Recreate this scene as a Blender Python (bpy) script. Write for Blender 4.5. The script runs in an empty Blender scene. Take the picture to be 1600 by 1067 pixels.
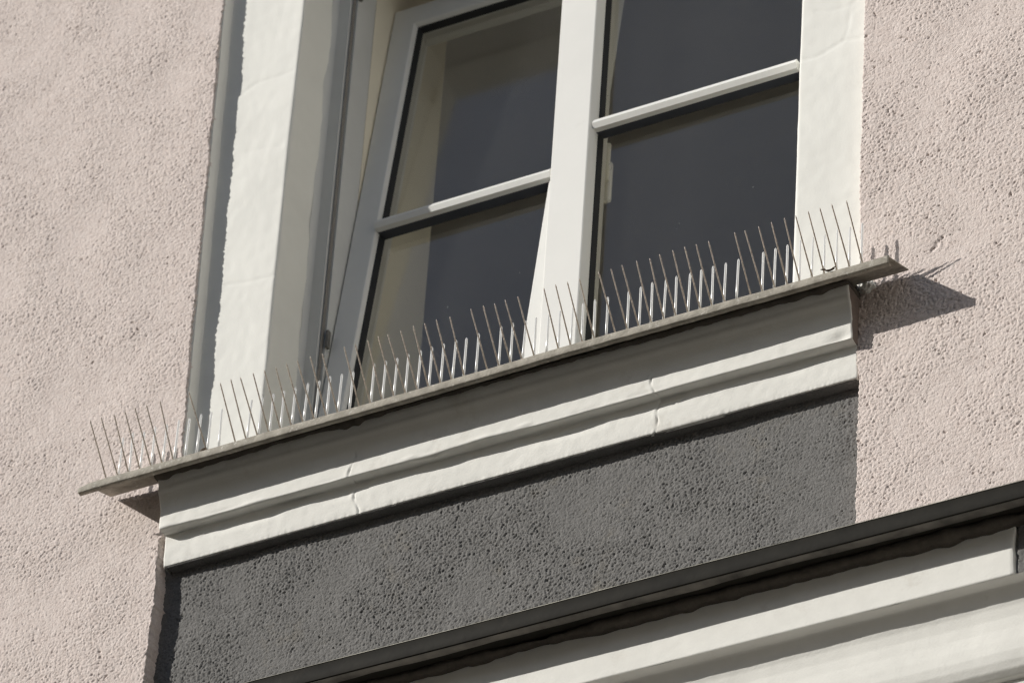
import bpy, bmesh, math, random
import numpy as np
from mathutils import Matrix, Vector

rng = np.random.default_rng(11)
random.seed(7)
SC = bpy.context.scene
COL = SC.collection

# ------------------------------------------------------------------ camera, world, sun, exposure
CAM_LOC = (3.2194907, -5.30456803, 2.02355021)
ROT = ((0.87485171, 0.24822575, 0.41595487),
       (0.48098866, -0.54676553, -0.68534471),
       (0.05730958, 0.79964457, -0.59773253))
cam = bpy.data.cameras.new('camera')
cam.sensor_width = 36.0
cam.sensor_fit = 'HORIZONTAL'
cam.lens = 199.178
cam.clip_start = 0.1
cam.clip_end = 3000.0
cam.dof.use_dof = True
cam.dof.aperture_fstop = 9.0
cam.dof.focus_distance = 7.45
cam_o = bpy.data.objects.new('camera', cam)
COL.objects.link(cam_o)
m4 = Matrix(ROT).to_4x4()
m4.translation = Vector(CAM_LOC)
cam_o.matrix_world = m4
SC.camera = cam_o

SUN_TRAVEL = Vector((1.352, 1.0, -0.767)).normalized()
world = bpy.data.worlds.new('World')
SC.world = world
world.use_nodes = True
wn = world.node_tree.nodes
sky = wn.new('ShaderNodeTexSky')
sky.sky_type = 'NISHITA'
sky.sun_disc = False
sky.sun_elevation = math.asin(-SUN_TRAVEL.z)
sky.sun_rotation = math.atan2(-SUN_TRAVEL.x, -SUN_TRAVEL.y)
sky.altitude = 300
sky.air_density = 1.0
sky.dust_density = 1.0
wn['Background'].inputs['Strength'].default_value = 0.08
world.node_tree.links.new(sky.outputs[0], wn['Background'].inputs['Color'])

sun = bpy.data.lights.new('sun', 'SUN')
sun.energy = 4.8
sun.angle = math.radians(0.55)
sun.color = (1.0, 0.962, 0.90)
sun_o = bpy.data.objects.new('sun', sun)
COL.objects.link(sun_o)
sun_o.location = (-6, -5, 12)
sun_o.rotation_euler = SUN_TRAVEL.to_track_quat('-Z', 'Y').to_euler()

SC.view_settings.view_transform = 'Standard'
SC.view_settings.look = 'None'
SC.view_settings.gamma = 1.0
SC.view_settings.use_curve_mapping = False
SC.view_settings.exposure = -0.12

SC.render.engine = 'CYCLES'
SC.cycles.use_denoising = True
SC.cycles.denoising_prefilter = 'NONE'      # keeps the fine relief of the render coat
SC.cycles.sample_clamp_indirect = 1.5
SC.cycles.adaptive_threshold = 0.005
SC.cycles.filter_width = 1.35
SC.cycles.max_bounces = 12
SC.cycles.diffuse_bounces = 8
SC.cycles.transparent_max_bounces = 16

# ------------------------------------------------------------------ materials
def mat(name, col, rough=0.8, var=0.06, scale=30.0, bump=0.0, bump_scale=200.0, bump_dist=0.002, metal=0.0, col2=None, spec=0.4, detail=5.0, stain=None, speck=None):
    m = bpy.data.materials.new(name)
    m.use_nodes = True
    nt = m.node_tree
    n, l = nt.nodes, nt.links
    b = n['Principled BSDF']
    b.inputs['Roughness'].default_value = rough
    b.inputs['Metallic'].default_value = metal
    b.inputs['Specular IOR Level'].default_value = spec
    tc = n.new('ShaderNodeTexCoord')
    nz = n.new('ShaderNodeTexNoise')
    nz.inputs['Scale'].default_value = scale
    nz.inputs['Detail'].default_value = detail
    nz.inputs['Roughness'].default_value = 0.6
    l.new(tc.outputs['Object'], nz.inputs['Vector'])
    rp = n.new('ShaderNodeValToRGB')
    c2 = col2 or tuple(c * (1 - var * 2) for c in col)
    rp.color_ramp.elements[0].position = 0.3
    rp.color_ramp.elements[0].color = (*c2, 1)
    rp.color_ramp.elements[1].position = 0.62
    rp.color_ramp.elements[1].color = (*col, 1)
    l.new(nz.outputs['Fac'], rp.inputs['Fac'])
    out = rp.outputs['Color']
    if stain:
        sc, pos, scol, amt = stain
        n2 = n.new('ShaderNodeTexNoise')
        n2.inputs['Scale'].default_value = sc
        n2.inputs['Detail'].default_value = 6
        n2.inputs['Roughness'].default_value = 0.7
        l.new(tc.outputs['Object'], n2.inputs['Vector'])
        r2 = n.new('ShaderNodeValToRGB')
        r2.color_ramp.elements[0].position = pos
        r2.color_ramp.elements[0].color = (0, 0, 0, 1)
        r2.color_ramp.elements[1].position = min(1, pos + 0.12)
        r2.color_ramp.elements[1].color = (amt, amt, amt, 1)
        l.new(n2.outputs['Fac'], r2.inputs['Fac'])
        mx = n.new('ShaderNodeMix')
        mx.data_type = 'RGBA'
        l.new(r2.outputs['Color'], mx.inputs['Factor'])
        l.new(out, mx.inputs['A'])
        mx.inputs['B'].default_value = (*scol, 1)
        out = mx.outputs['Result']
    if speck:
        n4 = n.new('ShaderNodeTexNoise')
        n4.inputs['Scale'].default_value = speck[0]
        n4.inputs['Detail'].default_value = 3
        n4.inputs['Roughness'].default_value = 0.7
        l.new(tc.outputs['Object'], n4.inputs['Vector'])
        mr = n.new('ShaderNodeMapRange')
        mr.inputs['From Min'].default_value = 0.3
        mr.inputs['From Max'].default_value = 0.7
        mr.inputs['To Min'].default_value = 1 - speck[1]
        mr.inputs['To Max'].default_value = 1 + speck[1] * 0.6
        l.new(n4.outputs['Fac'], mr.inputs['Value'])
        m2 = n.new('ShaderNodeMix')
        m2.data_type = 'RGBA'
        m2.blend_type = 'MULTIPLY'
        m2.inputs['Factor'].default_value = 1.0
        l.new(out, m2.inputs['A'])
        l.new(mr.outputs[0], m2.inputs['B'])
        out = m2.outputs['Result']
    l.new(out, b.inputs['Base Color'])
    if bump:
        n3 = n.new('ShaderNodeTexNoise')
        n3.inputs['Scale'].default_value = bump_scale
        n3.inputs['Detail'].default_value = 4
        l.new(tc.outputs['Object'], n3.inputs['Vector'])
        bp = n.new('ShaderNodeBump')
        bp.inputs['Strength'].default_value = bump
        bp.inputs['Distance'].default_value = bump_dist
        l.new(n3.outputs['Fac'], bp.inputs['Height'])
        l.new(bp.outputs['Normal'], b.inputs['Normal'])
    return m

def glass_mat(name, tint, refl_rough=0.0, gain=1.0, haze=0.02):
    m = bpy.data.materials.new(name)
    m.use_nodes = True
    nt = m.node_tree
    n, l = nt.nodes, nt.links
    n.remove(n['Principled BSDF'])
    tr = n.new('ShaderNodeBsdfTransparent')
    tr.inputs['Color'].default_value = (*tint, 1)
    gl = n.new('ShaderNodeBsdfGlossy')
    gl.inputs['Roughness'].default_value = refl_rough
    fr = n.new('ShaderNodeFresnel')
    fr.inputs['IOR'].default_value = 1.5
    # reflect on the outer side of each sheet face only
    geo = n.new('ShaderNodeNewGeometry')
    inv = n.new('ShaderNodeMath')
    inv.operation = 'SUBTRACT'
    inv.inputs[0].default_value = 1.0
    l.new(geo.outputs['Backfacing'], inv.inputs[1])
    inv.use_clamp = True
    gn = n.new('ShaderNodeMath')
    gn.operation = 'MULTIPLY'
    gn.inputs[1].default_value = gain
    l.new(inv.outputs[0], gn.inputs[0])
    mm = n.new('ShaderNodeMath')
    mm.operation = 'MULTIPLY'
    l.new(fr.outputs[0], mm.inputs[0])
    l.new(gn.outputs[0], mm.inputs[1])
    mm.use_clamp = True
    # fine specks, plus a streaky pale film painted in place of soft reflections
    tc = n.new('ShaderNodeTexCoord')
    nz = n.new('ShaderNodeTexNoise')
    nz.inputs['Scale'].default_value = 9.0
    nz.inputs['Detail'].default_value = 6
    mp = n.new('ShaderNodeMapping')
    mp.inputs['Scale'].default_value = (1.0, 1.0, 0.12)
    l.new(tc.outputs['Object'], mp.inputs['Vector'])
    l.new(mp.outputs['Vector'], nz.inputs['Vector'])
    nz2 = n.new('ShaderNodeTexNoise')
    nz2.inputs['Scale'].default_value = 160.0
    nz2.inputs['Detail'].default_value = 2
    l.new(tc.outputs['Object'], nz2.inputs['Vector'])
    sp = n.new('ShaderNodeMapRange')
    sp.inputs['From Min'].default_value = 0.74
    sp.inputs['From Max'].default_value = 0.80
    sp.inputs['To Max'].default_value = 0.25
    l.new(nz2.outputs['Fac'], sp.inputs['Value'])
    du = n.new('ShaderNodeMapRange')
    du.inputs['From Min'].default_value = 0.25
    du.inputs['From Max'].default_value = 0.75
    du.inputs['To Min'].default_value = haze * 0.2
    du.inputs['To Max'].default_value = haze * 2.2
    l.new(nz.outputs['Fac'], du.inputs['Value'])
    ad = n.new('ShaderNodeMath')
    ad.operation = 'ADD'
    l.new(du.outputs[0], ad.inputs[0])
    l.new(sp.outputs[0], ad.inputs[1])
    df = n.new('ShaderNodeBsdfDiffuse')
    df.inputs['Color'].default_value = (0.70, 0.70, 0.68, 1)
    m1 = n.new('ShaderNodeMixShader')
    l.new(ad.outputs[0], m1.inputs[0])
    l.new(tr.outputs[0], m1.inputs[1])
    l.new(df.outputs[0], m1.inputs[2])
    mx = n.new('ShaderNodeMixShader')
    l.new(mm.outputs[0], mx.inputs[0])
    l.new(m1.outputs[0], mx.inputs[1])
    l.new(gl.outputs[0], mx.inputs[2])
    l.new(mx.outputs[0], n['Material Output'].inputs['Surface'])
    return m

def plastic_mat(name):
    m = bpy.data.materials.new(name)
    m.use_nodes = True
    nt = m.node_tree
    n, l = nt.nodes, nt.links
    n.remove(n['Principled BSDF'])
    d = n.new('ShaderNodeBsdfDiffuse')
    d.inputs['Color'].default_value = (0.95, 0.955, 0.95, 1)
    t = n.new('ShaderNodeBsdfTranslucent')
    t.inputs['Color'].default_value = (0.95, 0.955, 0.95, 1)
    a = n.new('ShaderNodeMixShader')
    a.inputs[0].default_value = 0.5
    l.new(d.outputs[0], a.inputs[1])
    l.new(t.outputs[0], a.inputs[2])
    mx = n.new('ShaderNodeMixShader')
    mx.inputs[0].default_value = 0.66
    tp = n.new('ShaderNodeBsdfTransparent')
    tp.inputs['Color'].default_value = (0.95, 0.96, 0.96, 1)
    l.new(tp.outputs[0], mx.inputs[1])
    l.new(a.outputs[0], mx.inputs[2])
    gs = n.new('ShaderNodeBsdfGlossy')
    gs.inputs['Roughness'].default_value = 0.26
    m2 = n.new('ShaderNodeMixShader')
    m2.inputs[0].default_value = 0.15
    l.new(mx.outputs[0], m2.inputs[1])
    l.new(gs.outputs[0], m2.inputs[2])
    l.new(m2.outputs[0], n['Material Output'].inputs['Surface'])
    return m

M = {}
M['pink'] = mat('pink_render', (0.73, 0.648, 0.608), 0.95, 0.04, 60, 0.6, 520, spec=0.15, col2=(0.665, 0.578, 0.537), stain=(3.0, 0.60, (0.58, 0.52, 0.49), 0.35), speck=(380.0, 0.16))
M['pink_outer'] = mat('pink_render_outer', (0.755, 0.67, 0.63), 0.95, 0.04, 60, 1.0, 150, 0.006, spec=0.15, col2=(0.69, 0.60, 0.557), stain=(3.0, 0.60, (0.56, 0.50, 0.47), 0.35), speck=(380.0, 0.16))
M['grey'] = mat('grey_render', (0.208, 0.204, 0.198), 0.95, 0.08, 45, 0.6, 520, spec=0.15, col2=(0.172, 0.169, 0.163), stain=(9.0, 0.58, (0.235, 0.215, 0.180), 0.6), speck=(380.0, 0.26))
M['white'] = mat('white_masonry_paint', (0.80, 0.80, 0.755), 0.75, 0.02, 18, 0.12, 350, spec=0.25, stain=(4.0, 0.6, (0.70, 0.69, 0.64), 0.35))
M['mould'] = mat('white_moulding_paint', (0.80, 0.795, 0.75), 0.7, 0.03, 25, 0.16, 320, spec=0.25, stain=(11.0, 0.57, (0.60, 0.57, 0.51), 0.5))
M['frame'] = mat('window_paint', (0.78, 0.78, 0.75), 0.45, 0.02, 12, 0.04, 300, stain=(20.0, 0.64, (0.6, 0.59, 0.55), 0.3))
M['frame_grey'] = mat('jamb_paint', (0.60, 0.61, 0.60), 0.5, 0.03, 14, 0.05, 300)
M['gasket'] = mat('gasket_rubber', (0.025, 0.026, 0.028), 0.6)
M['old_gasket'] = mat('dusty_gasket', (0.22, 0.21, 0.195), 0.8)
M['bar_reflection'] = mat('dark_bar_reflection', (0.05, 0.056, 0.07), 0.5)
M['zinc'] = mat('weathered_zinc', (0.40, 0.37, 0.31), 0.65, 0.16, 55, 0.35, 260, spec=0.35, col2=(0.23, 0.21, 0.17), stain=(150.0, 0.57, (0.62, 0.60, 0.54), 0.85))
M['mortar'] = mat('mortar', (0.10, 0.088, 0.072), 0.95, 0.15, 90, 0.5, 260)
M['dark_metal'] = mat('dark_bronze_sheet', (0.020, 0.0185, 0.0145), 0.65, 0.2, 30, 0.15, 120, spec=0.12, stain=(9.0, 0.56, (0.036, 0.031, 0.024), 0.7))
M['shaded_end'] = mat('shaded_plaster_end', (0.22, 0.175, 0.15), 0.95, 0.12, 60, 0.4, 300)  # shade of the moulding's right end, painted in as a darker brown
M['fold'] = mat('blotchy_fold', (0.17, 0.158, 0.138), 0.5, 0.25, 22, 0.1, 80, col2=(0.045, 0.042, 0.036))
M['edge'] = mat('pale_edge', (0.50, 0.48, 0.40), 0.6, 0.2, 16, col2=(0.028, 0.026, 0.02), detail=8)
M['spike_dirty'] = mat('dirty_spike', (0.68, 0.60, 0.52), 0.4, 0.25, 260, 0.3, 300, col2=(0.33, 0.275, 0.22), spec=0.4)
M['spike_clear'] = plastic_mat('clear_spike')
M['glass'] = glass_mat('window_glass', (0.975, 0.978, 0.97), 0.09, 2.45, 0.004)
M['room'] = mat('room_paint', (0.90, 0.88, 0.845), 0.9, 0.03, 6)
M['room_reveal'] = mat('inner_reveal_paint', (0.80, 0.75, 0.62), 0.9, 0.03, 6)
M['floor'] = mat('room_floor', (0.80, 0.76, 0.70), 0.6, 0.1, 8)
M['steel'] = mat('hinge_steel', (0.20, 0.19, 0.17), 0.5, 0.1, 60, metal=0.6)
M['handle'] = mat('handle_plastic', (0.72, 0.70, 0.62), 0.35, 0.02, 20)
M['paving'] = mat('paving', (0.15, 0.135, 0.115), 0.9, 0.1, 3, 0.3, 60)
M['asphalt'] = mat('asphalt', (0.060, 0.058, 0.055), 0.9, 0.15, 6, 0.4, 90)
M['far_white'] = mat('far_white_render', (0.82, 0.80, 0.755), 0.9, 0.03, 3)
M['far_wall'] = mat('far_render', (0.40, 0.35, 0.28), 0.9, 0.05, 3)
M['far_glass'] = mat('far_glass', (0.03, 0.035, 0.04), 0.1, 0.05, 3)
M['roof'] = mat('roof_tiles', (0.18, 0.08, 0.05), 0.8, 0.2, 8)
M['leaf'] = mat('dead_leaf_brown', (0.11, 0.075, 0.045), 0.8, 0.2, 200)

# ------------------------------------------------------------------ helpers
def link(name, me, material=None, parent=None):
    o = bpy.data.objects.new(name, me)
    COL.objects.link(o)
    if material is not None and me is not None:
        me.materials.append(material)
    if parent is not None:
        o.parent = parent
    return o

def thing(o, label, cat, group=None):
    o['label'] = label
    o['category'] = cat
    o['kind'] = 'thing'
    if group:
        o['group'] = group
    return o

def empty(name, loc, label, cat, group=None):
    o = bpy.data.objects.new(name, None)
    COL.objects.link(o)
    o.location = loc
    return thing(o, label, cat, group)

def bm_mesh(bm, name, smooth=False):
    me = bpy.data.meshes.new(name)
    bmesh.ops.recalc_face_normals(bm, faces=bm.faces[:])
    if smooth:
        for f in bm.faces:
            f.smooth = True
    bm.to_mesh(me)
    bm.free()
    return me

def box_into(bm, x0, x1, y0, y1, z0, z1, bevel=0.0):
    r = bmesh.ops.create_cube(bm, size=1.0)
    vs = r['verts']
    for v in vs:
        v.co = Vector((x0 + (v.co.x + .5) * (x1 - x0), y0 + (v.co.y + .5) * (y1 - y0), z0 + (v.co.z + .5) * (z1 - z0)))
    if bevel:
        es = list({e for v in vs for e in v.link_edges})
        bmesh.ops.bevel(bm, geom=es, offset=bevel, segments=2, affect='EDGES', profile=0.5)

def boxes(name, lst, material, parent=None, bevel=0.0, smooth=False):
    bm = bmesh.new()
    for b in lst:
        box_into(bm, *b, bevel=bevel)
    return link(name, bm_mesh(bm, name, smooth), material, parent)

def grid_mesh(name, P, material, parent=None, smooth=True):
    """P: (nu, nv, 3) array of points -> one quad sheet."""
    nu, nv = P.shape[:2]
    idx = np.arange(nu * nv, dtype=np.int32).reshape(nu, nv)
    q = np.stack([idx[:-1, :-1], idx[1:, :-1], idx[1:, 1:], idx[:-1, 1:]], -1).reshape(-1, 4)
    me = bpy.data.meshes.new(name)
    me.vertices.add(nu * nv)
    me.vertices.foreach_set('co', P.astype(np.float32).reshape(-1))
    me.loops.add(q.size)
    me.loops.foreach_set('vertex_index', q.reshape(-1))
    me.polygons.add(len(q))
    me.polygons.foreach_set('loop_start', np.arange(0, q.size, 4, dtype=np.int32))
    me.polygons.foreach_set('loop_total', np.full(len(q), 4, dtype=np.int32))
    me.update(calc_edges=True)
    if smooth:
        me.polygons.foreach_set('use_smooth', np.ones(len(q), dtype=bool))
    return link(name, me, material, parent)

def band(shape, step, lo, hi, seed, step2=None):
    """Gaussian band-passed noise of unit deviation; lo/hi are feature sizes in metres."""
    r = np.random.default_rng(seed)
    w = r.standard_normal(shape)
    fx = np.fft.fftfreq(shape[0], step)[:, None]
    fz = np.fft.fftfreq(shape[1], step2 or step)[None, :]
    f2 = fx ** 2 + fz ** 2
    g = np.exp(-f2 * 2 * (math.pi * lo) ** 2)
    if hi:
        g = g - np.exp(-f2 * 2 * (math.pi * hi) ** 2)
    h = np.real(np.fft.ifft2(np.fft.fft2(w) * g))
    return h / h.std()

def grains(shape, step, cell, seed):
    """Packed rounded crumbs of uneven size and height with creases between them, unit deviation."""
    r = np.random.default_rng(seed)
    nx, nz = shape
    wx = band(shape, step, cell * 0.5, None, seed + 1) * cell * 0.22
    wz = band(shape, step, cell * 0.5, None, seed + 2) * cell * 0.22
    gx = (np.arange(nx)[:, None] * step + wx) / cell + 2
    gz = (np.arange(nz)[None, :] * step + wz) / cell + 2
    ix, iz = np.floor(gx).astype(np.int32), np.floor(gz).astype(np.int32)
    mx, mz = ix.max() + 4, iz.max() + 4
    jx, jz, hh = r.random((mx, mz)), r.random((mx, mz)), r.random((mx, mz))
    best = np.full(shape, -9.0)
    for a in (-1, 0, 1):
        for b in (-1, 0, 1):
            cx, cz = ix + a, iz + b
            d2 = (gx - cx - jx[cx, cz]) ** 2 + (gz - cz - jz[cx, cz]) ** 2
            best = np.maximum(best, hh[cx, cz] * 0.75 - d2)
    return (best - best.mean()) / best.std()

def pits(shape, step, dens, rad, seed, aspect=1.0):
    """Sum of gaussian dimples scattered at random, strength 0..1."""
    r = np.random.default_rng(seed)
    k = r.random(shape)
    clump = band(shape, step, 0.02, 0.06, seed + 5)
    prob = dens * step * step * np.exp(0.55 * clump)
    imp = np.where(k < prob, 0.35 + 0.65 * r.random(shape), 0.0)
    fx = np.fft.fftfreq(shape[0], step)[:, None]
    fz = np.fft.fftfreq(shape[1], step)[None, :]
    g = np.exp(-2 * math.pi ** 2 * ((fx * rad * aspect) ** 2 + (fz * rad / aspect) ** 2))
    h = np.real(np.fft.ifft2(np.fft.fft2(imp) * g))
    pk = step * step / (2 * math.pi * rad * rad)
    return np.clip(h / pk, 0, 1.3)

def wob(n, step, size, amp, seed):
    r = np.random.default_rng(seed)
    m = n + 64
    w = r.standard_normal(m)
    f = np.fft.fftfreq(m, step)
    h = np.real(np.fft.ifft(np.fft.fft(w) * np.exp(-2 * (math.pi * size * f) ** 2)))
    h = h[:n]
    return amp * h / (np.abs(h).max() + 1e-9)

def stroke(X, Z, pts, rad):
    """Distance-based groove profile (1 on the line, 0 away) along a polyline."""
    g = np.zeros_like(X)
    for (x0, z0), (x1, z1) in zip(pts[:-1], pts[1:]):
        dx, dz = x1 - x0, z1 - z0
        t = np.clip(((X - x0) * dx + (Z - z0) * dz) / (dx * dx + dz * dz + 1e-12), 0, 1)
        d2 = (X - x0 - t * dx) ** 2 + (Z - z0 - t * dz) ** 2
        g = np.maximum(g, np.exp(-d2 / (2 * rad * rad)))
    return g

def render_patch(name, x_left, x_right, z0, z1, y, step, seed, material, parent, jag=(0, 0), back=None, grooves=(), coarse=1.0, pit=1.0, lip=(None, None), gs=1.0):
    """Roughcast wall sheet. x_left/x_right are functions of z; jag = ragged edge amplitude on either side;
    lip = y the edge turns back to on either side."""
    nz = int((z1 - z0) / step) + 1
    z = np.linspace(z0, z1, nz)
    xl, xr = x_left(z), x_right(z)
    nx = int((xr - xl).max() / step) + 1
    u = np.linspace(0, 1, nx)[:, None]
    el = wob(nz, step, 0.0015, jag[0], seed + 1) + wob(nz, step, 0.012, jag[0] * .6, seed + 2) if jag[0] else 0
    er = wob(nz, step, 0.0015, jag[1], seed + 3) + wob(nz, step, 0.012, jag[1] * .6, seed + 4) if jag[1] else 0
    X = (xl)[None, :] * (1 - u) + (xr)[None, :] * u
    X = X + el * np.exp(-u * nx / 3.0) + er * np.exp(-(1 - u) * nx / 3.0)
    Z = np.broadcast_to(z[None, :], X.shape).copy()
    sh = X.shape
    a = band(sh, step, 0.0011, 0.0022, seed + 10)
    b = band(sh, step, 0.0024, 0.0060, seed + 11)
    c = band(sh, step, 0.03, 0.12, seed + 12)
    h = 0.50 * grains(sh, step, 0.0058 * gs, seed + 30) + 0.62 * grains(sh, step, 0.0033 * gs, seed + 33) + 0.58 * a + 0.16 * b
    h = np.where(h > 0, h * 0.6, h)
    h = np.minimum(h, 0.7)
    cl = np.clip(0.75 + 0.55 * band(sh, step, 0.012, 0.05, seed + 40), 0.1, 1.8)
    cre = 0.55 * grains(sh, step, 0.0030 * gs, seed + 45) + 0.45 * band(sh, step, 0.0010, 0.0030, seed + 41)
    c2 = 0.60 * grains(sh, step, 0.0050 * gs, seed + 46) + 0.40 * band(sh, step, 0.0012, 0.0040, seed + 42)
    p = (np.clip(-cre - 1.05, 0, 1.0) * 1.6 + np.clip(-c2 - 1.30, 0, 1.0) * 2.8) * cl * pit
    zone = 0.75 + 0.25 * np.clip(c + .3, -1, 1)
    d = (h * 0.62 * coarse * zone - p * 0.95) * 0.001 + c * 0.0007
    for pts, rad, dep in grooves:
        d = d - dep * stroke(X, Z, pts, rad)
    Y = y - d
    P = np.stack([X, Y, Z], -1)
    sheets = [P]
    if lip[0] is not None:
        e = P[:1].copy(); e[..., 1] = lip[0]; e[..., 0] -= 0.001
        mid = (P[:1] + e) / 2
        P = np.concatenate([e, mid, P], 0)
    if lip[1] is not None:
        e = P[-1:].copy(); e[..., 1] = lip[1]; e[..., 0] += 0.002
        mid = (P[-1:] + e) / 2
        P = np.concatenate([P, mid, e], 0)
    return grid_mesh(name, P, material, parent)

def densify(prof, seg):
    out = [prof[0]]
    for a, b in zip(prof[:-1], prof[1:]):
        n = max(1, int(math.hypot(b[0] - a[0], b[1] - a[1]) / seg))
        for i in range(1, n + 1):
            t = i / n
            out.append((a[0] + (b[0] - a[0]) * t, a[1] + (b[1] - a[1]) * t))
    return out

def moulding(name, prof, x0, x1, material, parent, step=0.004, seg=0.004, amp=0.0006, rough=0.00025, seed=1, yback=0.05, groove=None, low=0.05, edge_amp=0.0, end_mat=None):
    """Run-in-place plaster moulding: profile (y, z) from top to bottom swept along x with hand-made waviness, capped ends."""
    pr = np.array(densify(prof, seg))
    npf = len(pr)
    nx = int((x1 - x0) / step) + 1
    xs = np.linspace(x0, x1, nx)
    t = np.gradient(pr, axis=0)
    ln = np.hypot(t[:, 0], t[:, 1])[:, None] + 1e-9
    nrm = np.stack([t[:, 1], -t[:, 0]], -1) / ln      # outward: towards -y when going down
    sm = band((nx + 40, npf + 40), step, low, None, seed, seg)[:nx, :npf] * amp
    fine = band((nx + 40, npf + 40), step, 0.0045, 0.012, seed + 1, seg)[:nx, :npf] * rough
    d = sm + fine
    if groove is not None:
        d = d + groove(xs[:, None], np.arange(npf)[None, :] / (npf - 1), pr)
    P = np.zeros((nx, npf, 3))
    P[..., 0] = xs[:, None]
    P[..., 1] = pr[None, :, 0] + nrm[None, :, 0] * d
    P[..., 2] = pr[None, :, 1] + nrm[None, :, 1] * d
    if edge_amp:
        for k in (0, -1):
            P[k, :, 0] += wob(npf, seg, 0.006, edge_amp, seed + 9 + k)
    # turn the ends back into the wall
    def cap(col, dx):
        c1 = col.copy(); c1[..., 0] += dx * 0.0015; c1[..., 1] += 0.0012
        c2 = col.copy(); c2[..., 0] += dx * 0.0015; c2[..., 1] = np.maximum(c2[..., 1], yback)
        return c1, c2
    a1, a2 = cap(P[:1], -1)
    b1, b2 = cap(P[-1:], 1)
    P = np.concatenate([a2, a1, P, b1, b2], 0)
    o = grid_mesh(name, P, material, parent)
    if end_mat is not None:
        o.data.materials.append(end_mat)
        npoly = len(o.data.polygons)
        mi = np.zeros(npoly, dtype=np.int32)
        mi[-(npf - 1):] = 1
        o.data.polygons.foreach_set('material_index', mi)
    return o

def ring(name, prof, rect, material, parent=None, smooth=False):
    """Mitred rectangular frame: prof = closed list of (inset, depth)."""
    x0, x1, z0, z1 = rect
    bm = bmesh.new()
    loops = []
    for (cx, cz, sx, sz) in ((x0, z0, 1, 1), (x1, z0, -1, 1), (x1, z1, -1, -1), (x0, z1, 1, -1)):
        loops.append([bm.verts.new((cx + sx * i, d, cz + sz * i)) for i, d in prof])
    n = len(prof)
    for k in range(4):
        A, B = loops[k], loops[(k + 1) % 4]
        for i in range(n):
            j = (i + 1) % n
            bm.faces.new((A[i], A[j], B[j], B[i]))
    return link(name, bm_mesh(bm, name, smooth), material, parent)

def extrude_x(name, prof, x0, x1, material, parent=None):
    bm = bmesh.new()
    A = [bm.verts.new((x0, y, z)) for y, z in prof]
    B = [bm.verts.new((x1, y, z)) for y, z in prof]
    n = len(prof)
    for i in range(n):
        j = (i + 1) % n
        bm.faces.new((A[i], A[j], B[j], B[i]))
    bm.faces.new(A[::-1]); bm.faces.new(B)
    return link(name, bm_mesh(bm, name), material, parent)

def extrude_z(name, prof, z0, z1, material, parent=None):
    bm = bmesh.new()
    A = [bm.verts.new((x, y, z0)) for x, y in prof]
    B = [bm.verts.new((x, y, z1)) for x, y in prof]
    n = len(prof)
    for i in range(n):
        j = (i + 1) % n
        bm.faces.new((A[i], A[j], B[j], B[i]))
    bm.faces.new(A[::-1]); bm.faces.new(B)
    return link(name, bm_mesh(bm, name), material, parent)

# ------------------------------------------------------------------ the street
g = boxes('ground', [(-300, 300, -300, 40, -0.4, -0.13)], M['asphalt']); g['kind'] = 'structure'
pv = boxes('pavement', [(-60, 60, -3.2, 0.6, -0.13, 0.0)], M['paving'], bevel=0.012); pv['kind'] = 'structure'
pv2 = boxes('pavement', [(-60, 60, -40, -11.0, -0.13, 0.0)], M['paving'], bevel=0.012); pv2['kind'] = 'structure'

def plain_house(name, x0, x1, y0, y1, h, wins, label, face):
    t = empty(name, ((x0 + x1) / 2, (y0 + y1) / 2, 0), label, 'house')
    off = -Vector(t.location)
    b = boxes('wall', [(x0, x1, y0, y1, -0.13, h)], M['far_wall' if face == 'y' else 'far_white'], t); b.location = off
    rfm = extrude_x('roof', [(y0 - .3, h), (y1 + .3, h), ((y0 + y1) / 2, h + 1.6)], x0 - .2, x1 + .2, M['roof'], t); rfm.location = off
    for a, z in wins:
        if face == 'y':
            w = boxes('window', [(a - .5, a + .5, y1 - .05, y1 + .03, z, z + 1.4)], M['far_glass'], t)
        else:
            w = boxes('window', [(x0 - .03, x0 + .05, a - .5, a + .5, z, z + 1.4)], M['far_glass'], t)
        w.location = off
plain_house('unseen_opposite_house', -22, 22, -25, -14, 11.0, [(x, z) for x in range(-20, 21, 4) for z in (1.2, 4.4, 7.6)], 'unseen plain ochre house row across the street, added to cut sky light', 'y')  # out of view, put in to lower sky fill and shade the street
plain_house('bounce_light_house', 5.0, 14, -3.5, -0.5, 13.0, [(-2.0, z) for z in (1.2, 4.4, 7.6)], 'unseen cream house added to bounce light onto the shaded reveals', 'x')  # out of view, placed and whitened to bounce light into the reveals

# ------------------------------------------------------------------ the house wall
wall = boxes('house_wall', [
    (-4.2, -0.445, 0.032, 0.37, 0.0, 10.5),
    (0.445, 4.2, 0.032, 0.37, 0.0, 10.5),
    (-0.445, 0.445, 0.032, 0.37, 0.0, 6.585),
    (-0.445, 0.445, 0.032, 0.166, 7.64, 8.0),
    (-0.445, 0.445, 0.032, 0.37, 8.0, 10.5),
    (-4.2, -1.00, 0.0, 0.032, 5.95, 10.5),
    (0.92, 4.2, 0.0, 0.032, 5.95, 10.5),
    (-1.00, 0.92, 0.0, 0.032, 7.78, 10.5),
    (0.5275, 0.92, 0.0, 0.0315, 7.22, 7.78),
    (-1.00, -0.56, 0.0, 0.0315, 5.95, 6.10),
    (-4.2, 4.2, -0.03, 0.032, 0.0, 5.62),
], M['pink_outer'])
thing(wall, 'pink rough rendered house wall around the window, with white painted surround', 'wall')

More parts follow.
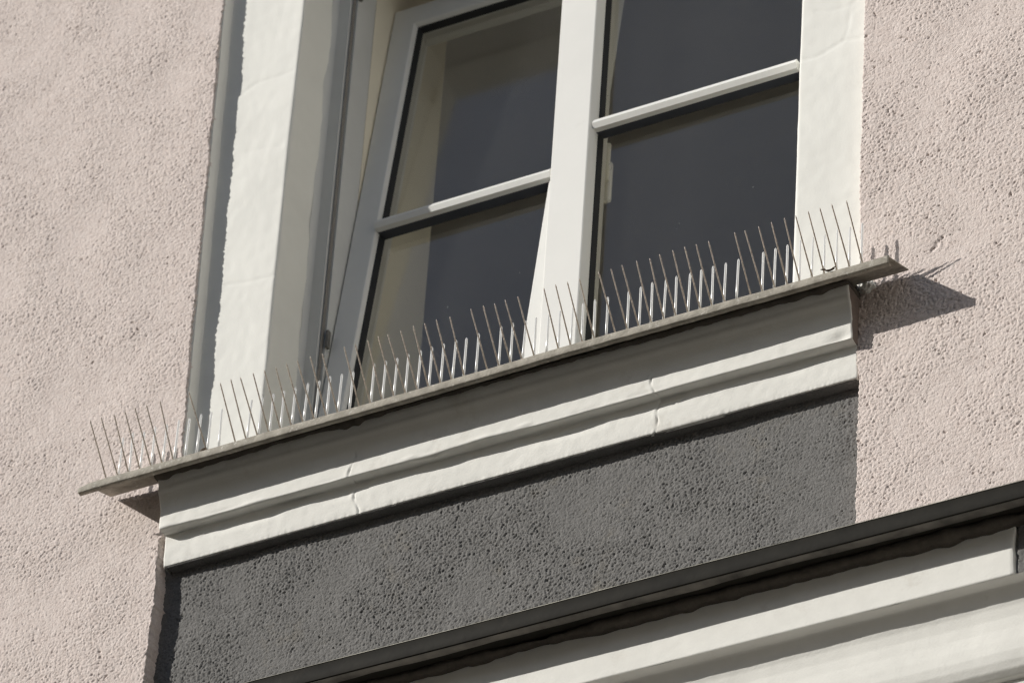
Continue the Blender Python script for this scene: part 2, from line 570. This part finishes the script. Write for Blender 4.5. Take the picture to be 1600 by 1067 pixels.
STEP = 0.0012
def xe_l(z):
    up = -0.546 + (7.456 - z) * 0.0205
    lo = -0.5475 + 0.002 * np.sin(z * 23.0)
    t = np.clip((z - 6.47) / 0.08, 0, 1)
    return lo * (1 - t) + up * t
def xe_r(z):
    t = np.clip((z - 6.42) / 0.06, 0, 1)
    return 0.5318 * (1 - t) + (0.5275 - (z - 6.65) * 0.006) * t
LINE = lambda v: (lambda z: np.full_like(z, v))

scr = [
    ([(0.6394, 6.613), (0.648, 6.618), (0.652, 6.610)], 0.0030, 0.0018),
    ([(0.634, 6.604), (0.640, 6.609)], 0.0018, 0.0020),
]
render_patch('rough_render', LINE(-1.00), xe_l, 6.1, 7.78, 0.0, STEP * 1.05, 100, M['pink'], wall, jag=(0, 0.0028), lip=(None, 0.034), coarse=0.87, pit=0.8, gs=0.68)
render_patch('rough_render', xe_r, LINE(0.92), 6.02, 7.22, 0.0, STEP, 200, M['pink'], wall, jag=(0.0022, 0), lip=(0.034, None), grooves=scr, coarse=0.92, pit=1.0, gs=0.78)
boxes('apron_soffit', [(-0.5340, 0.5255, 0.0052, 0.0300, 6.4286, 6.4450)], M['grey'], wall)
render_patch('grey_apron', LINE(-0.556), LINE(0.540), 6.02, 6.452, 0.022, STEP, 300, M['grey'], wall, coarse=1.25, pit=0.95, gs=0.62)

# white painted surround: slightly proud fillet on the left, smooth trowelled face, hairline cracks
def surround(name, xs_fn, z0, z1, seed, cracks, mirror):
    step = 0.003
    nz = int((z1 - z0) / step)
    z = np.linspace(z0, z1, nz)
    # profile across: from the render edge to the opening corner and back to the frame
    if not mirror:
        e = xe_l(z)
        corner = -0.4145 + 0.0 * z + wob(nz, step, 0.05, 0.0016, seed + 3)
        cols = [(e - 0.004, 0.0040), (e + 0.0018, 0.0041), (e + 0.0021, 0.0050), (e + 0.0034, 0.0125), (e + 0.0050, 0.0208), (e + 0.0054, 0.0218), (e + 0.0062, 0.0220), (e + 0.011, 0.022)]
        n_in = 46
        base = e + 0.011
    else:
        e = xe_r(z)
        corner = 0.4165 + wob(nz, step, 0.05, 0.0014, seed + 3)
        cols = [(e + 0.006, 0.022)]
        n_in = 46
        base = e + 0.006
    s = 1 if not mirror else -1
    for i in range(1, n_in + 1):
        t = i / n_in
        cols.append((base * (1 - t) + (corner - s * 0.004) * t, 0.022))
    cols += [(corner - s * 0.0012, 0.0228), (corner, 0.0255)]
    for i in range(1, 15):
        cols.append((corner + s * 0.0008 * i / 14, 0.0255 + i / 14 * 0.095))
    X = np.stack([np.broadcast_to(c[0], z.shape) for c in cols], 0)
    Y = np.stack([np.full(nz, c[1]) for c in cols], 0)
    Z = np.broadcast_to(z[None, :], X.shape).copy()
    wv = band(X.shape, step, 0.035, None, seed) * 0.00045 + band(X.shape, step, 0.006, 0.014, seed + 1) * 0.00010
    k = len(cols) - 15
    dY = wv.copy(); dY[k:] = 0
    for pts, rad, dep in cracks:
        gq = stroke(X, Z, pts, rad); gq[k:] = 0
        dY = dY - dep * gq
    Y = Y - dY
    X[k:] += s * wv[k:] * 1.2
    P = np.stack([X, Y, Z], -1)
    return grid_mesh(name, P, M['white'], wall)
surround('window_surround', None, 6.56, 7.76, 400, [
    ([(-0.5058, 7.2799), (-0.4848, 7.2909), (-0.4246, 7.292)], 0.0022, 0.0005),
    ([(-0.4999, 6.9218), (-0.4584, 6.9144), (-0.4155, 6.9122)], 0.0022, 0.0007),
    ([(-0.4885, 7.1617), (-0.4278, 7.1532)], 0.0022, 0.0004)], False)
surround('window_surround', None, 6.56, 7.76, 430, [
    ([(0.4171, 7.0189), (0.4417, 7.016), (0.4834, 7.0311), (0.5099, 7.0264)], 0.0022, 0.0008),
    ([(0.4394, 7.0997), (0.4642, 7.092), (0.4937, 7.0919), (0.508, 7.102)], 0.0022, 0.0005),
    ([(0.4834, 7.0311), (0.4898, 7.0506), (0.492, 7.075)], 0.0022, 0.0005)], True)
boxes('surround_lintel', [(-0.532, 0.522, 0.0225, 0.12, 7.62, 7.775)], M['white'], wall, bevel=0.002)
boxes('inner_reveal', [(-0.4449, -0.381, 0.166, 0.371, 6.585, 7.95), (0.405, 0.4449, 0.166, 0.371, 6.585, 7.95),
                       (-0.381, 0.405, 0.166, 0.371, 6.586, 6.63), (-0.4449, 0.4449, 0.166, 0.371, 7.95, 8.0)], M['room_reveal'], wall)

# room behind the window
rm = boxes('interior_wall', [(-1.25, -1.15, 0.371, 2.3, 5.6, 8.1), (1.2, 1.3, 0.371, 2.3, 5.6, 8.1), (-1.25, 1.3, 2.3, 2.4, 5.6, 8.1),
                             (-1.15, -0.445, 0.3705, 0.376, 5.6, 8.1), (0.445, 1.2, 0.3705, 0.376, 5.6, 8.1), (-0.445, 0.445, 0.3705, 0.376, 5.6, 6.586), (-0.445, 0.445, 0.3705, 0.376, 8.0, 8.1)], M['room']); rm['kind'] = 'structure'
rc = boxes('interior_ceiling', [(-1.25, 1.3, 0.371, 2.4, 8.1, 8.2)], M['room']); rc['kind'] = 'structure'
rf = boxes('interior_floor', [(-1.25, 1.3, 0.371, 2.4, 5.5, 5.6)], M['floor']); rf['kind'] = 'structure'

# ------------------------------------------------------------------ window
win = empty('casement_window', (0.0, 0.105, 6.61), 'white double casement window with its left sash tilted inwards', 'window')
def W(o):   # built in world numbers, kept under the window
    o.location = -Vector(win.location)
    return o
FB, FT = 6.61, 7.61
fr = W(ring('frame', [(0.0, 0.1062), (0.0275, 0.1062), (0.0285, 0.110), (0.0300, 0.110), (0.0308, 0.1165), (0.0340, 0.1165), (0.0345, 0.165), (0.0, 0.165)],
            (-0.4155, 0.437, FB, FT), M['frame_grey'], win))
ring('gasket', [(0.0301, 0.1085), (0.0309, 0.1085), (0.0309, 0.1164), (0.0301, 0.1164)], (-0.4155, 0.437, FB, FT), M['old_gasket'], fr)
# bead of sealant with a hand-drawn edge where reveal meets frame
nzc = 240
zz = np.linspace(FB, FT, nzc)
wv = wob(nzc, 0.004, 0.012, 0.0030, 77) + wob(nzc, 0.004, 0.05, 0.003, 78)
P = np.zeros((3, nzc, 3))
for i, (dx, yy) in enumerate(((0.0, 0.0955), (0.0035, 0.1040), (0.0075, 0.1059))):
    P[i, :, 0] = -0.4140 + dx
    P[i, :, 1] = yy + (wv if i == 0 else 0) + (0.0 if i else 0.0)
    P[i, :, 2] = zz
W(grid_mesh('sealant', P, M['frame_grey'], win))
for hz in (6.851, 7.500):
    W(boxes('hinge_plate', [(-0.3805, -0.3765, 0.1130, 0.1215, hz - 0.015, hz + 0.015)], M['steel'], win, bevel=0.0008))

SASH_PROF = [(0.0, 0.0), (0.0372, 0.0), (0.0385, 0.0008), (0.0410, 0.0052), (0.0412, 0.0265), (0.0300, 0.0300), (0.0270, 0.060), (-0.003, 0.060), (-0.003, 0.012), (0.0, 0.012)]
GASK = [(0.0409, 0.0075), (0.0428, 0.0085), (0.0440, 0.0200), (0.0409, 0.0200)]
BAR = [(-0.0068, 0.0080), (-0.0098, 0.0008), (-0.0058, -0.0070), (0.0030, -0.0073), (0.0030, 0.0082)]
def sash(w, h, zbar, parent, name='sash', tilt=0.0, loc=(0, 0, 0), bar_end=0.0405):
    s = ring(name, SASH_PROF, (0, w, 0, h), M['frame'], parent)
    s.location = loc
    s.rotation_euler = (tilt, 0, 0)
    ring('gasket', GASK, (0, w, 0, h), M['gasket'], s)
    bx0, bx1 = 0.0405, w - bar_end
    bar = extrude_x('muntin', [(d, zbar + z) for d, z in BAR], bx0, bx1, M['frame'], s)
    extrude_x('muntin_reflection', [(0.0031, zbar + 0.0070), (0.0206, zbar + 0.0070), (0.0206, zbar - 0.0068), (0.0031, zbar - 0.0068)], bx0, bx1, M['bar_reflection'], s)  # dark strip drawn for the bar's reflection in the pane
    for z0, z1 in ((0.0418, zbar - 0.0012), (zbar + 0.0012, h - 0.0418)):
        boxes('pane', [(0.0418, w - 0.0418, 0.0210, 0.0250, z0, z1)], M['glass'], s)
    return s
TILT = math.radians(7.24)
off = Vector(win.location)
SL = Vector((-0.3785, 0.105, 6.660))
left = sash(0.3650, 0.884, (7.0785 - 6.660) / math.cos(TILT) - 0.010, win, tilt=-TILT, loc=SL - off, bar_end=0.034)
left['label'] = 'left sash tilted inwards at the top'
SR = Vector((0.0080, 0.1055, 6.660))
right = sash(0.404, 0.884, 7.1035 - 6.660 - 0.0165, win, loc=SR - off)
# meeting post (cover strip) fixed on the closed sash
extrude_z('meeting_post', [(-0.0215, -0.0105), (-0.0205, -0.0112), (0.0355, -0.0112), (0.0372, -0.0104), (0.0418, -0.0030), (0.0424, -0.0002), (-0.0200, -0.0006), (-0.0215, -0.0060)],
          -0.02, 0.90, M['frame'], right)
# inside handle seen through the closed pane
hb = bmesh.new()
box_into(hb, -0.0060, 0.0230, 0.0745, 0.0815, 0.392, 0.462, bevel=0.0032)
box_into(hb, 0.0040, 0.0160, 0.0810, 0.0960, 0.425, 0.439, bevel=0.003)
box_into(hb, 0.0010, 0.0160, 0.0930, 0.1040, 0.372, 0.445, bevel=0.0050)
h_o = link('handle', bm_mesh(hb, 'handle', True), M['handle'], right)

# ------------------------------------------------------------------ sill moulding under the window
def SF(x):            # sill front height: hangs a few millimetres lower at the left end
    return 6.5530 + 0.0040 * x
cov = [(-0.0100, 6.5605), (-0.0338, 6.5602), (-0.0345, 6.5570), (-0.0338, 6.5530), (-0.0318, 6.5480), (-0.0300, 6.5445), (-0.0292, 6.5405), (-0.0282, 6.5375), (-0.0252, 6.5335), (-0.0228, 6.5285), (-0.0208, 6.5225), (-0.0193, 6.5160), (-0.0184, 6.5112),
       (-0.0182, 6.5100), (-0.0180, 6.4805), (-0.0170, 6.4795), (-0.0020, 6.4792), (-0.0005, 6.4780), (-0.0003, 6.4720), (0.0003, 6.4620), (0.0012, 6.4500), (0.0020, 6.4380), (0.0027, 6.4305), (0.0038, 6.4294), (0.0075, 6.4292)]
ledge = empty('sill_moulding', (0.0, 0.0, 6.49), 'white plaster moulding with two vertical cracks below the metal window sill', 'moulding')
def crack_fn(x0, seed, nub=0.0):
    r = np.random.default_rng(seed)
    ph = r.random(4) * 6
    def f(x, t, pr):
        path = x0 + 0.0035 * np.sin(t * 9 + ph[0]) + 0.0022 * np.sin(t * 23 + ph[1])
        d = x - path
        gr = -0.0022 * np.exp(-(d / 0.0011) ** 2) * (t > 0.36) * (0.55 + 0.45 * np.sin(t * 47 + ph[3]))
        lump = 0.0006 * np.exp(-((d + 0.004) / 0.0035) ** 2) * (t > 0.40) * (0.6 + 0.4 * np.sin(t * 31 + ph[2]))
        return gr + lump
    return f
cr1, cr2 = crack_fn(-0.2306, 5), crack_fn(0.2332, 8)
lumps = np.random.default_rng(3)
LP = [(lumps.uniform(-.52, .52), lumps.uniform(.56, .66), lumps.uniform(.008, .045), lumps.uniform(.015, .03), lumps.uniform(-.0016, .0022)) for _ in range(34)]
END = [(0.512, 0.56, 0.016, 0.05, -0.0035), (-0.528, 0.58, 0.014, 0.04, 0.0015)]
def gsum(x, t, pr):
    tt = lambda z: np.argmin(np.abs(pr[:, 1] - z)) / (len(pr) - 1)      # where along the profile height z lies
    d = cr1(x, t, pr) + cr2(x, t, pr)
    for c0, wd, a in ((0.2350, 0.034, 0.0030), (-0.2290, 0.012, 0.0022), (-0.36, 0.05, 0.0016), (0.02, 0.09, 0.0014)):
        d = d - a * (1 / (1 + np.exp(-(x - c0) / 0.0012))) * (1 / (1 + np.exp((x - c0 - wd) / 0.0045))) * np.exp(-((t - tt(6.4775)) / 0.03) ** 2)
    for lx, lt, wx, wt, a in LP + END:
        d = d + a * np.exp(-((x - lx) / wx) ** 2 - ((t - lt) / wt) ** 2)
    hol = np.clip(wob(x.shape[0], 0.0015, 0.03, 1.0, 95) + 0.35, 0, 1)[:, None]
    d = d - 0.0016 * hol * np.exp(-((t - tt(6.4655)) / 0.035) ** 2) * (t > tt(6.4770))
    # chipped lower arris
    r = np.random.default_rng(12)
    n = x.shape[0]
    ch = wob(n, 0.0015, 0.0022, 0.0009, 91) + wob(n, 0.0015, 0.02, 0.0005, 92)
    d = d - np.abs(ch)[:, None] * np.exp(-((t - tt(6.4305)) / 0.022) ** 2)
    return d
o = moulding('moulding_run', cov, -0.5375, 0.5270, M['mould'], ledge, step=0.0015, seg=0.0017, amp=0.00035, rough=0.00009, seed=500, groove=gsum, edge_amp=0.0016, yback=0.03, end_mat=M['shaded_end'])
o.location = (0, 0, -6.49)
# mortar bed between moulding and sheet metal, squeezed out unevenly
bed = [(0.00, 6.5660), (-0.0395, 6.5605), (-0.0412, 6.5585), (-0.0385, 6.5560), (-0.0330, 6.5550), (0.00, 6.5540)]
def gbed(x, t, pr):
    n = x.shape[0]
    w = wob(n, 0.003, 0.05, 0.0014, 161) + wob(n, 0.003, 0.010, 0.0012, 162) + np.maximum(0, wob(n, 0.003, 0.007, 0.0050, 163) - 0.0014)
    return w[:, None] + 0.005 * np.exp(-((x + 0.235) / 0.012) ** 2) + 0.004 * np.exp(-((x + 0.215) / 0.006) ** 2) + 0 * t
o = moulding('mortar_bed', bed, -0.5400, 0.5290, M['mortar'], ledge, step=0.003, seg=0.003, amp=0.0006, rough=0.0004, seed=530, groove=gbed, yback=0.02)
o.location = (0, 0, -6.49)
# plaster lump squeezed out under the right end of the sheet
bm = bmesh.new()
bmesh.ops.create_icosphere(bm, subdivisions=4, radius=1.0)
nb = np.random.default_rng(4)
for v in bm.verts:
    k = 1 + 0.18 * math.sin(v.co.x * 5 + 1) * math.sin(v.co.z * 6) + 0.10 * math.sin(v.co.y * 13 + v.co.x * 9)
    v.co = Vector((0.5400 + v.co.x * 0.013 * k, 0.000 + v.co.y * 0.0080 * k, 6.5700 + v.co.z * 0.0090 * k))
o = link('plaster_lump', bm_mesh(bm, 'plaster_lump', True), M['white'], ledge)
o.location = (0, 0, -6.49)

# ------------------------------------------------------------------ sheet metal sill
sill = empty('metal_sill', (0.0, -0.068, 6.553), 'weathered grey sheet metal window sill with folded front lip above the cracked moulding', 'window sill')
SLOPE = 0.33
def sill_sheet():
    nx = 420
    xs = np.linspace(-0.634, 0.6045, nx)
    wz = wob(nx, 0.003, 0.06, 0.0011, 60) + wob(nx, 0.003, 0.012, 0.00035, 61)
    wy = wob(nx, 0.003, 0.09, 0.0009, 62)
    ys_in = np.where(np.abs(xs + 0.003) < 0.4165, 0.103, np.where((xs > -0.541) & (xs < 0.527), 0.0245, -0.0075))
    rows = []
    for t in (0.0, 0.15, 0.4, 0.7, 1.0):
        y = -0.068 + wy * (1 - t) + (ys_in + 0.068) * t
        rows.append(np.stack([xs, y, SF(xs) + SLOPE * (y + 0.068) + wz * (1 - t)], -1))
    top = np.stack(rows, 1)                       # nx, 5, 3
    th = np.array([0, 0, -0.0013])
    front = top[:, 0]
    # closed cross-section: back bottom -> front bottom, then over the top
    sec = np.concatenate([top[:, ::-1] + th, top], 1)
    return sec, front, wz, wy, xs
sec, front, wz, wy, xs = sill_sheet()
# the plate, cut where its outline steps, so the notches stay square
def plate_piece(a, b, name):
    m = (xs >= a) & (xs <= b)
    P = sec[m]
    P = np.concatenate([P, P[:, :1]], 1)
    o = grid_mesh(name, P, M['zinc'], sill, smooth=False)
    o.location = (0, 0.068, -6.553)
    me = o.data
    bm = bmesh.new(); bm.from_mesh(me)
    bmesh.ops.remove_doubles(bm, verts=bm.verts[:], dist=1e-6)
    bmesh.ops.holes_fill(bm, edges=[e for e in bm.edges if e.is_boundary], sides=0)
    bmesh.ops.recalc_face_normals(bm, faces=bm.faces[:])
    bm.to_mesh(me); bm.free()
    return o
plate_piece(-1, 1, 'sill_plate')
# folded lip
nx = 420
lx = np.linspace(-0.6460, 0.6055, nx)
lz = SF(lx) + np.interp(lx, xs, wz)
ly = -0.068 + np.interp(lx, xs, wy)
nick = wob(nx, 0.003, 0.004, 0.0004, 63)
hgt = 0.0112 - 0.0105 * np.clip((-0.632 - lx) / 0.014, 0, 1) ** 1.0 * 0.0
drop = np.clip((-0.628 - lx) / 0.018, 0, 1)
cs = [(-0.0002, 0.0012), (-0.0013, 0.0006), (-0.0018, -0.0008), (-0.0018, -0.0105), (-0.0011, -0.0116), (0.0060, -0.0122), (0.0062, -0.0113), (-0.0002, -0.0104), (-0.0002, -0.0012)]
P = np.zeros((nx, len(cs) + 1, 3))
for i, (dy, dz) in enumerate(cs + cs[:1]):
    P[:, i, 0] = lx
    P[:, i, 1] = ly + dy
    P[:, i, 2] = lz + dz + nick * (dz < -0.005) - drop * 0.004 * (dz > -0.005)
o = grid_mesh('front_lip', P, M['zinc'], sill, smooth=False)
bm = bmesh.new(); bm.from_mesh(o.data)
bmesh.ops.remove_doubles(bm, verts=bm.verts[:], dist=1e-6)
bmesh.ops.holes_fill(bm, edges=[e for e in bm.edges if e.is_boundary], sides=0)
bmesh.ops.recalc_face_normals(bm, faces=bm.faces[:])
bm.to_mesh(o.data); bm.free()
o.location = (0, 0.068, -6.553)

# ------------------------------------------------------------------ bird spikes
def spike_mesh(name, r0, r1, length, material, sides=8, bend=0.0):
    bm = bmesh.new()
    rings = []
    for t in (0.0, 0.5, 0.97, 1.0):
        r = r0 + (r1 - r0) * t
        if t == 1.0: r *= 0.45
        rings.append([bm.verts.new((r * math.cos(2 * math.pi * k / sides) + bend * t * t, r * math.sin(2 * math.pi * k / sides), length * t)) for k in range(sides)])
    for A, B in zip(rings[:-1], rings[1:]):
        for k in range(sides):
            bm.faces.new((A[k], A[(k + 1) % sides], B[(k + 1) % sides], B[k]))
    bm.faces.new(rings[0][::-1]); bm.faces.new(rings[-1])
    me = bm_mesh(bm, name, True)
    me.materials.append(material)
    return me
FRONT = [spike_mesh('spike', 0.00122, 0.00095, 0.0975, M['spike_dirty'], bend=b) for b in (0.0, 0.0008, -0.0007)]
BACK = [spike_mesh('spike', 0.00185, 0.00165, 0.0870, M['spike_clear'], sides=12, bend=b) for b in (0.0, 0.0006, -0.0005)]
base_bm = bmesh.new()
box_into(base_bm, -0.010, 0.184, -0.010, 0.010, 0.0006, 0.0046, bevel=0.0012)
for k in range(10):
    box_into(base_bm, k * 0.0183 - 0.003, k * 0.0183 + 0.003, -0.006, 0.006, 0.0045, 0.0075, bevel=0.001)
base_me = bm_mesh(base_bm, 'base_strip')
base_me.materials.append(M['spike_clear'])
LBL = ['bird spike strip at the far left sill end before the pink wall',
       'bird spike strip in front of the shaded left reveal of the window',
       'bird spike strip in front of the tilted left sash',
       'bird spike strip with one missing spike below the central white post',
       'bird spike strip in front of the closed right pane',
       'bird spike strip at the right sill end before the white surround']
X0 = [-0.6222, -0.4120, -0.2132, -0.0123, 0.1844, 0.3873]
SKIP = [{7, 8}, set(), set(), {5}, set(), set()]
YS = -0.030
rs = random.Random(21)
for i, x0 in enumerate(X0):
    zb = SF(x0 + 0.09) + SLOPE * (YS + 0.068)
    st = empty('bird_spike_strip', (x0, YS, zb), LBL[i], 'bird spikes', 'bird spike strips along the metal sill')
    b = link('base_strip', base_me, None, st)
    b.rotation_euler = (math.atan(SLOPE), -math.atan(0.004), 0)
    for k in range(10):
        wildness = 2.6 if i == 0 else 1.0
        if k not in SKIP[i]:
            s = link('spike', rs.choice(FRONT), None, st)
            s.location = (k * 0.0183 + 0.0006 * rs.uniform(-1, 1), -0.002, 0.004)
            lean = math.atan2(0.060, 0.0745) + rs.uniform(-.02, .02) * wildness
            s.rotation_euler = (lean, rs.uniform(-.025, .025) * wildness, 0)
            s.scale = (1, 1, rs.uniform(0.975, 1.0))
        if i == 5 and k == 9: continue
        s = link('spike', rs.choice(BACK), None, st)
        s.location = ((k + 0.62) * 0.0183 + 0.0005 * rs.uniform(-1, 1), 0.002, 0.004)
        s.rotation_euler = (rs.uniform(-.012, .012), 0.004 + rs.uniform(-.010, .010) * wildness, rs.uniform(0, 6))
        s.scale = (1, 1, rs.uniform(0.97, 1.0))

# bits of dirt on the sill
def crumb(name, loc, size, seed, label, cat, rot):
    r = random.Random(seed)
    bm = bmesh.new()
    bmesh.ops.create_icosphere(bm, subdivisions=3, radius=1.0)
    for v in bm.verts:
        k = 1 + 0.35 * math.sin(v.co.x * 4 + seed) * math.sin(v.co.y * 5) + 0.2 * r.uniform(-1, 1)
        v.co = Vector((v.co.x * size[0] * k, v.co.y * size[1] * k, v.co.z * size[2] * k + size[0] * 0.5 * (v.co.x ** 2)))
    o = link(name, bm_mesh(bm, name, True), M['leaf'])
    o.location = loc
    o.rotation_euler = rot
    return thing(o, label, cat)
crumb('dead_leaf', (0.5190, -0.0700, 6.5570), (0.0085, 0.0020, 0.0013), 2, 'small curled dark leaf caught on the sill lip below the right surround', 'leaf', (0.3, 0, 0.1))
crumb('dirt_clod', (-0.4547, -0.0480, 6.5640), (0.0065, 0.0060, 0.0070), 5, 'brown clod of dirt on the sill at the foot of the left surround', 'dirt', (0, 0, 0.4))

# ------------------------------------------------------------------ lower cornice over the storey below
low = empty('lower_cornice', (0.0, -0.08, 6.0), 'white plaster cornice under a dark metal capping, below the grey apron', 'cornice')
LO = (0, 0.08, -6.0)
YF = -0.080
fas = [(0.02, 6.0955), (YF + 0.002, 6.0950), (YF, 6.0900), (YF, 5.9938), (YF + 0.0010, 5.9930), (YF + 0.0175, 5.9918), (YF + 0.0190, 5.9890), (YF + 0.0235, 5.9800),
       (YF + 0.0280, 5.9680), (YF + 0.0305, 5.9540), (YF + 0.0312, 5.9380), (YF + 0.0305, 5.9200), (YF + 0.0310, 5.9050), (YF + 0.0335, 5.8930), (YF + 0.0380, 5.8830), (YF + 0.0450, 5.8765), (YF + 0.0530, 5.8750), (YF + 0.0535, 5.62)]
LC = np.random.default_rng(31)
CK = [(LC.uniform(-0.3, 0.8), LC.uniform(0, 6), LC.uniform(.4, 1)) for _ in range(9)]
def glow(x, t, pr):
    d = 0
    for cx, ph, a in CK:
        path = cx + 0.004 * np.sin(t * 11 + ph) + 0.003 * np.sin(t * 29 + ph * 2)
        q = x - path
        d = d + a * (-0.0009 * np.exp(-(q / 0.0014) ** 2) + 0.0005 * np.exp(-((q + 0.004) / 0.004) ** 2)) * (t > 0.42)
    d = d + 0.0008 * np.sin(x * 37) * np.sin(x * 91 + 1) * np.exp(-((t - 0.40) / 0.03) ** 2)
    return d
o = moulding('cornice_moulding', [p for p in fas[4:]], -2.4, 2.4, M['mould'], low, step=0.005, seg=0.0018, amp=0.0005, rough=0.00008, seed=600, groove=glow, low=0.03)
o.location = LO
o = moulding('fascia', fas[:5], -2.4, 0.7905, M['mould'], low, step=0.005, seg=0.0018, amp=0.0004, rough=0.00007, seed=610, edge_amp=0.0016, yback=0.02)
o.location = LO
# dark rough block carrying on beside the fascia
nb = 330
bx = render_patch('rough_block', LINE(0.7955), LINE(2.0), 5.9950, 6.0920, YF + 0.0035, 0.002, 640, M['grey'], low, jag=(0.0012, 0), lip=(0.02, None), coarse=1.1)
bx.location = LO
# metal capping
zt = 6.0925
nx = 960
cx = np.linspace(-2.42, 2.38, nx)
cz = wob(nx, 0.005, 0.12, 0.0012, 71)
cy = wob(nx, 0.005, 0.16, 0.0016, 72)
sec2 = [(0.0165, zt + 0.0300), (-0.1262, zt + 0.0012), (-0.1280, zt - 0.0004), (-0.1284, zt - 0.0244), (-0.1280, zt - 0.0250), (-0.1150, zt - 0.0235), (-0.0950, zt - 0.0205), (-0.0600, zt - 0.0155), (0.0165, zt - 0.0120)]
P = np.zeros((nx, len(sec2) + 1, 3))
for i, (y, z) in enumerate(sec2 + sec2[:1]):
    wy2 = wob(nx, 0.005, 0.10, 0.0016, 80 + i) if i in (5, 6) else 0
    P[:, i, 0] = cx
    P[:, i, 1] = y + (cy if y < -0.05 else 0)
    P[:, i, 2] = z + cz * (y < -0.05) + wy2
o = grid_mesh('metal_capping', P, M['dark_metal'], low, smooth=False)
o.location = LO
# paler blotchy drip fold under the capping, of uneven width
Q = np.zeros((nx, 4, 3))
wd = 0.0165 + wob(nx, 0.005, 0.05, 0.0055, 88) + wob(nx, 0.005, 0.012, 0.0015, 89)
for i, f in enumerate((0.0, 0.35, 0.7, 1.0)):
    Q[:, i, 0] = cx
    Q[:, i, 1] = -0.1268 + wd * f + cy
    Q[:, i, 2] = zt - 0.0258 + 0.0015 * f * wd / 0.0125 - 0.0009 * f * (1 - f) + cz
o = grid_mesh('drip_fold', Q, M['fold'], low)
o.location = LO
# pale broken strip along the top arris of the capping
Q = np.zeros((nx, 4, 3))
for i, (y, z) in enumerate(((-0.1255, zt + 0.0016), (-0.1272, zt + 0.0013), (-0.1285, zt + 0.0003), (-0.1288, zt - 0.0006))):
    Q[:, i, 0] = cx; Q[:, i, 1] = y + cy; Q[:, i, 2] = z + cz
o = grid_mesh('pale_edge', Q, M['edge'], low)
o.location = LO
# black mortar line under the capping
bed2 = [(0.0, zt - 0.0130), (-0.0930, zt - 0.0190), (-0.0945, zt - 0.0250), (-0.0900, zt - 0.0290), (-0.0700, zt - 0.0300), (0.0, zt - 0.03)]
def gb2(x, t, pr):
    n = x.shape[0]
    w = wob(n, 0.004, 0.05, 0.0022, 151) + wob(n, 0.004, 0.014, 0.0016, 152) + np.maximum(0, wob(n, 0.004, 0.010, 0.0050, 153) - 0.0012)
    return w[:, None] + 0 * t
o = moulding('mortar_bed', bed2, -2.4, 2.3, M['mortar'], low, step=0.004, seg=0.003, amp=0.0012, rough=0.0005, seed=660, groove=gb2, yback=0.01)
o.location = LO
